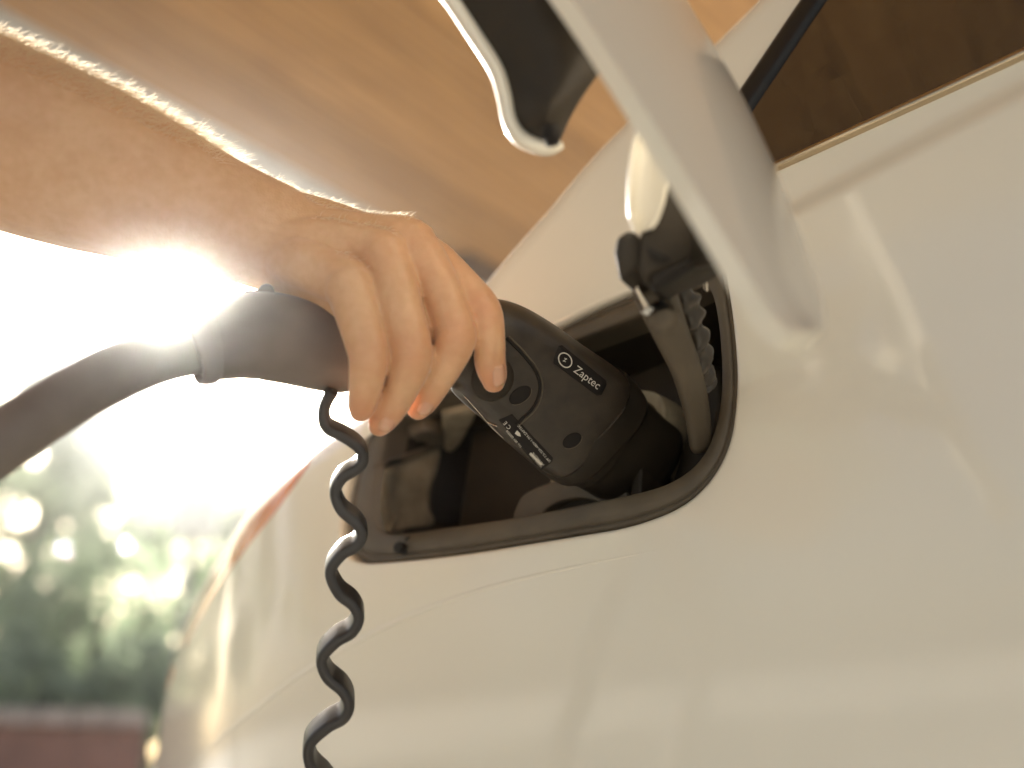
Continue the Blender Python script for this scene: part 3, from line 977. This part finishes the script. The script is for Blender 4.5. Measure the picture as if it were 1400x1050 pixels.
def nail(path, cx, cy, wid, length, turn):
    """curved plate on the last joint; turn swings it round the finger from the camera side"""
    t = (path[-1] - path[-6]).normalized()
    base_ = P(cx, cy, .42)
    h = hb.ray_cast(C, ray(cx, cy).normalized())
    if h[0] is None: return
    nn = h[1]
    s = t.cross(nn).normalized(); nn = s.cross(t).normalized()
    nn = (nn * cos(turn) + s * sin(turn)).normalized(); s = t.cross(nn).normalized()
    verts = []; nu, nv = 9, 11; rad = wid * 0.62
    for i in range(nv):
        v_ = -1 + 2 * i / (nv - 1)
        shape = (1 - max(0, -v_ - 0.3) ** 2 * 0.9) if v_ < 0 else (1 - max(0, v_ - 0.55) ** 2 * 1.6)
        for j in range(nu):
            u_ = (-1 + 2 * j / (nu - 1))
            a = u_ * 0.85 * shape
            verts.append(h[0] + t * (v_ * length / 2) + s * (rad * sin(a)) + nn * (rad * (cos(a) - 1) + 0.00035 - 0.0006 * v_ * v_))
    faces = [(i * nu + j, i * nu + j + 1, (i + 1) * nu + j + 1, (i + 1) * nu + j) for i in range(nv - 1) for j in range(nu - 1)]
    o = fix_normals(mesh_obj("fingernail", verts, faces, M_nail))
    md = o.modifiers.new("s", 'SOLIDIFY'); md.thickness = 0.0006; md.offset = 0
    apply_mods(o)
    o.parent = person


nail(index_, 684, 514, 0.0068, 0.0095, 0.0)
nail(middle, 583, 559, 0.0066, 0.0078, 0.0)
nail(ring_f, 529, 582, 0.0066, 0.0078, 0.0)
# fine arm hair
hv, hf = [], []
polys = me.polygons
cent = np.empty(len(polys) * 3); polys.foreach_get("center", cent); cent = cent.reshape(-1, 3)
pn = np.empty(len(polys) * 3); polys.foreach_get("normal", pn); pn = pn.reshape(-1, 3)
rel = cent - np.array(C)
zd = rel @ np.array(F); pxx = 700 + FPX * (rel @ np.array(R)) / zd
pick = np.where((pxx < 560) & (pxx > -300) & (pn @ np.array(U) > np.where(pxx < 300, 0.5, 0.8)))[0]
along = (P(390, 324, .44) - P(0, 185, .425)).normalized()
for k in rng.choice(pick, min(9000, len(pick)), replace=False):
    if pxx[k] > 300 and random.random() < 0.55: continue
    p = Vector(cent[k]); nn = Vector(pn[k])
    ln = random.uniform(0.004, 0.0095) * (1 if pxx[k] < 330 else 0.45)
    dirv = (nn * random.uniform(0.35, 0.9) + along * random.uniform(0.3, 1.1) + Vector((random.gauss(0, .3), random.gauss(0, .3), random.gauss(0, .3)))).normalized()
    curl = (along * 0.9 - nn * 0.5 + Vector((random.gauss(0, .4), random.gauss(0, .4), random.gauss(0, .4))))
    sd_ = dirv.cross(F).normalized()
    wd = 0.00009
    base_i = len(hv); q = p.copy(); dd = dirv.copy()
    for s_ in range(4):
        ww = wd * (1 - s_ / 4.2)
        hv += [q - sd_ * ww, q + sd_ * ww]
        q = q + dd * (ln / 3); dd = (dd + curl * 0.28).normalized()
    for s_ in range(3):
        a = base_i + s_ * 2
        hf.append((a, a + 1, a + 3, a + 2))
M_hair = mat("arm_hair", (0.75, 0.62, 0.42), 0.3)
nt = M_hair.node_tree
tr = nt.nodes.new("ShaderNodeBsdfTranslucent"); tr.inputs["Color"].default_value = (0.9, 0.8, 0.62, 1)
mx = nt.nodes.new("ShaderNodeMixShader"); mx.inputs[0].default_value = 0.6
nt.links.new(nt.nodes["Principled BSDF"].outputs[0], mx.inputs[1]); nt.links.new(tr.outputs[0], mx.inputs[2])
nt.links.new(mx.outputs[0], nt.nodes["Material Output"].inputs["Surface"])
hair = mesh_obj("arm_hair", hv, hf, M_hair, person)
tag(hair, "fine fair hair along the forearm", kind="stuff")

# ------------------------------------------------------------------ carport ceiling
ZC = 2.30
def ceil_pt(x, y):
    r = ray(x, y); t = (ZC - CAMZ) / r.z
    return C + r * t


carport = empty("carport_ceiling", (0.2, 1.0, ZC), "honey coloured wooden plank ceiling of the carport above the car", "ceiling")


def wood_mat(name, c0, c1, seed):
    m = bpy.data.materials.new(name); m.use_nodes = True
    nt = m.node_tree; b = nt.nodes["Principled BSDF"]
    tc = nt.nodes.new("ShaderNodeTexCoord")
    mp = nt.nodes.new("ShaderNodeMapping"); mp.inputs["Scale"].default_value = (1.2, 9, 9)
    mp.inputs["Location"].default_value = (seed * 3.1, seed * 1.7, 0)
    nt.links.new(tc.outputs["Object"], mp.inputs["Vector"])
    nz = nt.nodes.new("ShaderNodeTexNoise"); nz.inputs["Scale"].default_value = 2.2; nz.inputs["Detail"].default_value = 8; nz.inputs["Distortion"].default_value = 1.2
    nt.links.new(mp.outputs["Vector"], nz.inputs["Vector"])
    wv = nt.nodes.new("ShaderNodeTexWave"); wv.inputs["Scale"].default_value = 1.2; wv.inputs["Distortion"].default_value = 9; wv.inputs["Detail"].default_value = 4
    wv.bands_direction = 'Y'
    nt.links.new(mp.outputs["Vector"], wv.inputs["Vector"])
    mx = nt.nodes.new("ShaderNodeMath"); mx.operation = 'MULTIPLY_ADD'; mx.inputs[1].default_value = 0.35; mx.inputs[2].default_value = 0.0
    nt.links.new(wv.outputs["Fac"], mx.inputs[0])
    ad = nt.nodes.new("ShaderNodeMath"); ad.operation = 'MULTIPLY_ADD'; ad.inputs[1].default_value = 0.75
    nt.links.new(nz.outputs["Fac"], ad.inputs[0]); nt.links.new(mx.outputs[0], ad.inputs[2])
    rp = nt.nodes.new("ShaderNodeValToRGB")
    rp.color_ramp.elements[0].position = 0.25; rp.color_ramp.elements[0].color = (*c0, 1)
    rp.color_ramp.elements[1].position = 0.8; rp.color_ramp.elements[1].color = (*c1, 1)
    nt.links.new(ad.outputs[0], rp.inputs["Fac"])
    # knots
    mp2 = nt.nodes.new("ShaderNodeMapping"); mp2.inputs["Scale"].default_value = (2.2, 4.5, 4.5); mp2.inputs["Location"].default_value = (seed * 5.3, seed, 0)
    nt.links.new(tc.outputs["Object"], mp2.inputs["Vector"])
    vo = nt.nodes.new("ShaderNodeTexVoronoi"); vo.inputs["Scale"].default_value = 1.0
    nt.links.new(mp2.outputs["Vector"], vo.inputs["Vector"])
    kr = nt.nodes.new("ShaderNodeMapRange"); kr.inputs["From Min"].default_value = 0.03; kr.inputs["From Max"].default_value = 0.11
    kr.inputs["To Min"].default_value = 0.45; kr.inputs["To Max"].default_value = 1.0
    nt.links.new(vo.outputs["Distance"], kr.inputs["Value"])
    mm = nt.nodes.new("ShaderNodeMix"); mm.data_type = 'RGBA'; mm.blend_type = 'MULTIPLY'; mm.inputs["Factor"].default_value = 1
    nt.links.new(rp.outputs["Color"], mm.inputs[6]); nt.links.new(kr.outputs["Result"], mm.inputs[7])
    nt.links.new(mm.outputs[2], b.inputs["Base Color"])
    b.inputs["Roughness"].default_value = 0.42
    return m


M_wood = [wood_mat("pine_board", (0.24 * k, 0.115 * k, 0.036 * k), (0.42 * k, 0.232 * k, 0.084 * k), i) for i, k in enumerate((1.0, 0.92, 1.06))]
M_fascia = mat("grey_fascia_metal", (0.42, 0.40, 0.36), 0.4, var=0.1)
M_beam = wood_mat("dark_beam", (0.05, 0.03, 0.015), (0.10, 0.06, 0.03), 9)
e0, e1_ = ceil_pt(0, 30), ceil_pt(640, 352)
edir = N                                    # the edge runs square to the car
rear = -S
base_pt = e1_
# distance of the edge along 'rear'
edge_r = 0.5 * ((e0 - C).dot(rear) + (e1_ - C).dot(rear))
PW = 0.145
npl = 34


def box(name, c, half, rot, mat_, parent, bevel=0.0):
    v = []; f = [(0, 1, 3, 2), (4, 6, 7, 5), (0, 4, 5, 1), (2, 3, 7, 6), (0, 2, 6, 4), (1, 5, 7, 3)]
    for i in (-1, 1):
        for j in (-1, 1):
            for k in (-1, 1): v.append((i * half[0], j * half[1], k * half[2]))
    o = fix_normals(mesh_obj(name, v, f, mat_, smooth=False))
    if bevel:
        md = o.modifiers.new("b", 'BEVEL'); md.width = bevel; md.segments = 2; apply_mods(o)
        o.data.polygons.foreach_set("use_smooth", [False] * len(o.data.polygons))
    o.rotation_euler = rot; o.location = c
    if parent: adopt(o, parent)
    return o


rotn = (0, 0, math.atan2(N.y, N.x))
plank_mesh = {}
for i in range(npl):
    rr_ = edge_r - PW * (i + 0.5)
    c = Vector((C.x, C.y, 0)) + rear * rr_ + N * 0.4
    c.z = ZC + 0.014 + random.uniform(-0.0012, 0.0012)
    k = i % 3
    if k not in plank_mesh:
        o = box("plank", c, (2.6, PW / 2 - 0.0012, 0.013), rotn, M_wood[k], carport, 0.003)
        plank_mesh[k] = o.data
    else:
        o = bpy.data.objects.new("plank", plank_mesh[k]); COL.objects.link(o)
        o.location = c; o.rotation_euler = rotn; adopt(o, carport)
c = Vector((C.x, C.y, 0)) + rear * (edge_r - PW * npl / 2) + N * 0.4; c.z = ZC + 0.06
box("roof_deck", c, (2.65, PW * npl / 2 + 0.02, 0.025), rotn, M_fascia, carport)
c = Vector((C.x, C.y, 0)) + rear * (edge_r + 0.055) + N * 0.4; c.z = ZC - 0.005
box("fascia", c, (2.66, 0.022, 0.055), rotn, M_fascia, carport, 0.004)
c = ceil_pt(640, 345) + rear * 0.05 + N * 0.5; c.z = ZC - 0.05
box("end_beam", c, (0.50, 0.06, 0.05), rotn, M_beam, carport, 0.004)

# ------------------------------------------------------------------ ground and garden
M_ground = mat("pale_gravel_paving", (0.52, 0.495, 0.43), 0.85, bump=0.5, bscale=60, bdist=0.01, var=0.25, vscale=3)
gv = []; gs = 30
for i in range(gs + 1):
    for j in range(gs + 1):
        gv.append((-60 + 120 * i / gs, -60 + 120 * j / gs, 0))
ground = mesh_obj("ground", gv, [(i * (gs + 1) + j, i * (gs + 1) + j + 1, (i + 1) * (gs + 1) + j + 1, (i + 1) * (gs + 1) + j) for i in range(gs) for j in range(gs)], M_ground)
tag(ground, kind="structure")
ground.data.flip_normals() if ground.data.polygons[0].normal.z < 0 else None


def far(x, y, dist):
    """point at horizontal distance dist in the photo direction"""
    r = ray(x, y); return C + r * (dist / sqrt(r.x ** 2 + r.y ** 2))


def leaf_mat(name, col, trans):
    m = bpy.data.materials.new(name); m.use_nodes = True
    nt = m.node_tree; b = nt.nodes["Principled BSDF"]; out = nt.nodes["Material Output"]
    oi = nt.nodes.new("ShaderNodeNewGeometry")
    hs_ = nt.nodes.new("ShaderNodeHueSaturation"); hs_.inputs["Color"].default_value = (*col, 1)
    mr = nt.nodes.new("ShaderNodeMapRange"); mr.inputs["To Min"].default_value = 0.55; mr.inputs["To Max"].default_value = 1.5
    nt.links.new(oi.outputs["Random Per Island"], mr.inputs["Value"]); nt.links.new(mr.outputs["Result"], hs_.inputs["Value"])
    nt.links.new(hs_.outputs["Color"], b.inputs["Base Color"])
    b.inputs["Roughness"].default_value = 0.14
    tr = nt.nodes.new("ShaderNodeBsdfTranslucent"); tr.inputs["Color"].default_value = (*trans, 1)
    mx = nt.nodes.new("ShaderNodeMixShader"); mx.inputs[0].default_value = 0.5
    nt.links.new(b.outputs[0], mx.inputs[1]); nt.links.new(tr.outputs[0], mx.inputs[2])
    nt.links.new(mx.outputs[0], out.inputs["Surface"])
    return m


M_leaf = [leaf_mat("leaf_dark", (0.10, 0.14, 0.085), (0.55, 0.66, 0.42)), leaf_mat("leaf_pale", (0.12, 0.16, 0.10), (0.58, 0.66, 0.46))]
M_bark = mat("bark", (0.11, 0.08, 0.055), 0.9, bump=0.8, bscale=40, bdist=0.02, var=0.3, vscale=8)


def tree(name, loc, height, rad, nleaf, lsize, mt, label, crown_lo=0.3, group=None):
    t = empty(name, (loc[0], loc[1], 0), label, "tree" if "tree" in name else "shrub", group)
    r_ = np.random.default_rng(int(abs(loc[0] * 131 + loc[1] * 57)) + 3)
    top_ = Vector((loc[0] + r_.normal(0, .1), loc[1], height * 0.8))
    pth = [Vector((loc[0], loc[1], -0.05)), Vector((loc[0] + .05, loc[1], height * .25)), Vector((loc[0] - .04, loc[1] + .03, height * .5)), top_]
    tr = height * 0.022 + 0.012
    tv, tf = loft(tube_rings(pth, [tr, tr * .75, tr * .55, tr * .15], 10, ref=Vector((0, 1, 0))))
    for k in range(7):
        z0 = height * (0.25 + 0.07 * k); a = k * 2.4
        st = Vector((loc[0], loc[1], z0)); en = st + Vector((cos(a), sin(a), 0.6)) * rad * 0.75
        v2, f2 = loft(tube_rings([st, st.lerp(en, .5) + Vector((0, 0, -.03 * height)), en], [tr * .4, tr * .25, tr * .08], 6, ref=Vector((0.1, 1, 0))))
        o_ = len(tv); tv = tv + v2; tf = tf + [tuple(i + o_ for i in q) for q in f2]
    adopt(fix_normals(mesh_obj("trunk", tv, tf, M_bark)), t)
    # clumped leaves
    ncl = 26
    cl = []
    for k in range(ncl):
        u = r_.normal(size=3); u /= np.linalg.norm(u); rr = r_.uniform(0.25, 1) ** 0.5
        cl.append((u[0] * rr * rad, u[1] * rr * rad, height * (crown_lo + (1 - crown_lo) * (0.5 + 0.5 * u[2] * rr)), r_.uniform(0.18, 0.36) * rad))
    cl = np.array(cl)
    ci = r_.integers(0, ncl, nleaf)
    off = r_.normal(size=(nleaf, 3)); off /= np.linalg.norm(off, axis=1)[:, None]
    off *= (r_.uniform(0.15, 1, nleaf) ** 0.5)[:, None]
    pos = cl[ci, :3] + off * cl[ci, 3][:, None]
    pos[:, 0] += loc[0]; pos[:, 1] += loc[1]
    pos[:, 2] = np.maximum(pos[:, 2], 0.05)
    a = r_.normal(size=(nleaf, 3)); a /= np.linalg.norm(a, axis=1)[:, None]
    b_ = np.cross(a, r_.normal(size=(nleaf, 3))); b_ /= np.linalg.norm(b_, axis=1)[:, None]
    sz = lsize * r_.uniform(0.6, 1.3, nleaf)[:, None]
    v = np.empty((nleaf, 4, 3))
    v[:, 0] = pos - a * sz; v[:, 1] = pos + b_ * sz * .45; v[:, 2] = pos + a * sz; v[:, 3] = pos - b_ * sz * .45
    me = bpy.data.meshes.new("crown")
    me.vertices.add(nleaf * 4); me.vertices.foreach_set("co", v.reshape(-1))
    me.loops.add(nleaf * 4); me.loops.foreach_set("vertex_index", np.arange(nleaf * 4))
    me.polygons.add(nleaf); me.polygons.foreach_set("loop_start", np.arange(nleaf) * 4)
    me.update(calc_edges=True); me.validate()
    me.materials.append(mt)
    o = bpy.data.objects.new("crown", me); COL.objects.link(o); adopt(o, t)
    return t


spots = [("shrub", 10, 5.9, 1.5, .5, 1, "small pale leafed shrub just behind the wall coping"), ("shrub", 165, 5.8, 1.45, .45, 1, "small pale leafed shrub by the wall's end"),
         ("shrub", 40, 7.0, 2.35, .8, 0, "dark leafy shrub rising behind the middle of the garden wall"), ("shrub", 130, 6.6, 2.3, .75, 0, "dark leafy shrub close behind the end of the garden wall"),
         ("shrub", 215, 6.8, 2.2, .75, 0, "rounded dark shrub behind the closed white parasol"), ("shrub", 300, 7.2, 2.0, .8, 0, "dark shrub nearest the rear of the car"), ("shrub", -80, 7.0, 2.5, .9, 0, "broad dark shrub past the end of the wall")]
for nm, x, d, h_, r__, k, lab in spots:
    q = far(x, 900, d); tree("leafy_shrub", (q.x, q.y), h_, r__, 3400, 0.036, M_leaf[k], lab, 0.1, "shrubs behind the garden wall")
spots = [(-70, 13, 7.0, 2.1, "tallest pale green tree behind the broad shrub"), (40, 15, 7.3, 1.6, "tall pale green tree behind the dark shrubs"), (195, 17, 6.3, 1.8, "pale green tree rising behind the white parasol"),
         (345, 14, 5.6, 1.6, "pale green tree behind the car's rear lamp"), (480, 15, 4.6, 1.9, "pale green tree hidden mostly behind the car"), (-330, 13, 6.8, 2.3, "large pale tree past the end of the garden wall")]
for x, d, h_, r__, lab in spots:
    q = far(x, 800, d); tree("garden_tree", (q.x, q.y), h_, r__, 4500, 0.11, M_leaf[1], lab, 0.12, "trees at the back of the garden")
# trees on the open side of the carport, mirrored in the paint
for x, y, h_, r__, lab in [(-9, 2, 5.0, 2.2, "green tree standing off the car's open side"), (-8.5, -3, 5.5, 2.4, "second green tree off the car's open side"), (-8, 6.5, 5.0, 2.2, "green tree off the car's rear corner")]:
    tree("garden_tree", (x, y), h_, r__, 3800, 0.12, M_leaf[1], lab, 0.25, "trees at the side of the garden")

# garden wall, parasol
q0, q1 = far(-260, 960, 5.2), far(205, 960, 5.0)
dirw = (q1 - q0); dirw.z = 0; Lw = dirw.length; dirw.normalize(); rotw = (0, 0, math.atan2(dirw.y, dirw.x))
M_red = mat("red_brown_render", (0.27, 0.135, 0.10), 0.8, bump=0.5, bscale=50, bdist=0.01, var=0.2, vscale=6)
M_rail = mat("weathered_grey_timber", (0.40, 0.37, 0.33), 0.75, var=0.2, vscale=12)
M_cop = mat("pinkish_coping_stone", (0.42, 0.33, 0.28), 0.7, bump=0.4, bscale=60, bdist=0.005, var=0.2, vscale=8)
wallt = empty("garden_wall", ((q0.x + q1.x) / 2, (q0.y + q1.y) / 2, 0), "low red brown garden wall with pinkish coping in front of shrubs", "wall")
mid = (q0 + q1) / 2
box("wall_body", Vector((mid.x, mid.y, 0.46)), (Lw / 2, 0.10, 0.46), rotw, M_red, wallt, 0.01)
nb = 9
for i in range(nb):
    p = q0 + dirw * (Lw * (i + .5) / nb); box("coping_stone", Vector((p.x, p.y, 0.955)), (Lw / nb / 2 - .004, 0.15, 0.034), rotw, M_cop, wallt, 0.01)
M_rail = mat("weathered_grey_timber", (0.40, 0.37, 0.33), 0.75, var=0.2, vscale=12)
q = far(268, 700, 4.9)
par = empty("garden_parasol", (q.x, q.y, 0), "closed white cloth parasol standing before the shrubs", "parasol")
M_cloth = leaf_mat("white_cloth", (0.8, 0.8, 0.78), (0.85, 0.85, 0.82))
cv = []
for i in range(15):
    t = i / 14; z = 1.78 + 1.05 * t
    rad = (0.085 + 0.03 * sin(t * 5)) * (1 - t) ** 0.35 + 0.012
    cv.append([Vector((q.x + rad * (1 + .16 * cos(8 * a_)) * cos(a_), q.y + rad * (1 + .16 * cos(8 * a_)) * sin(a_), z)) for a_ in [2 * pi * k / 64 for k in range(64)]])
adopt(fix_normals(mesh_obj("folded_canopy", *loft(cv), M_cloth)), par)
adopt(fix_normals(mesh_obj("pole", *loft(tube_rings([Vector((q.x, q.y, 0.06)), Vector((q.x, q.y, 1.5)), Vector((q.x, q.y, 2.88))], [.02, .02, .02], 12, ref=Vector((0, 1, 0)))), M_rail)), par)
adopt(fix_normals(mesh_obj("base_plate", *loft(tube_rings([Vector((q.x, q.y, 0.0)), Vector((q.x, q.y, 0.05)), Vector((q.x, q.y, 0.07))], [.25, .25, .22], 24, ref=Vector((0, 1, 0)))), M_rail)), par)

# ------------------------------------------------------------------ scattering volume added to imitate lens flare round the sun
mh = bpy.data.materials.new("flare_haze"); mh.use_nodes = True
nt = mh.node_tree; nt.nodes.remove(nt.nodes["Principled BSDF"])
pv = nt.nodes.new("ShaderNodeVolumePrincipled")
pv.inputs["Color"].default_value = (0.97, 0.97, 0.95, 1)
pv.inputs["Density"].default_value = 0.0078
pv.inputs["Anisotropy"].default_value = 0.97
nt.links.new(pv.outputs[0], nt.nodes["Material Output"].inputs["Volume"])
flare_haze_box = box("flare_haze_box", Vector((0, 0, 3.0)), (62, 62, 4.0), (0, 0, 0), mh, None)
tag(flare_haze_box, kind="stuff")
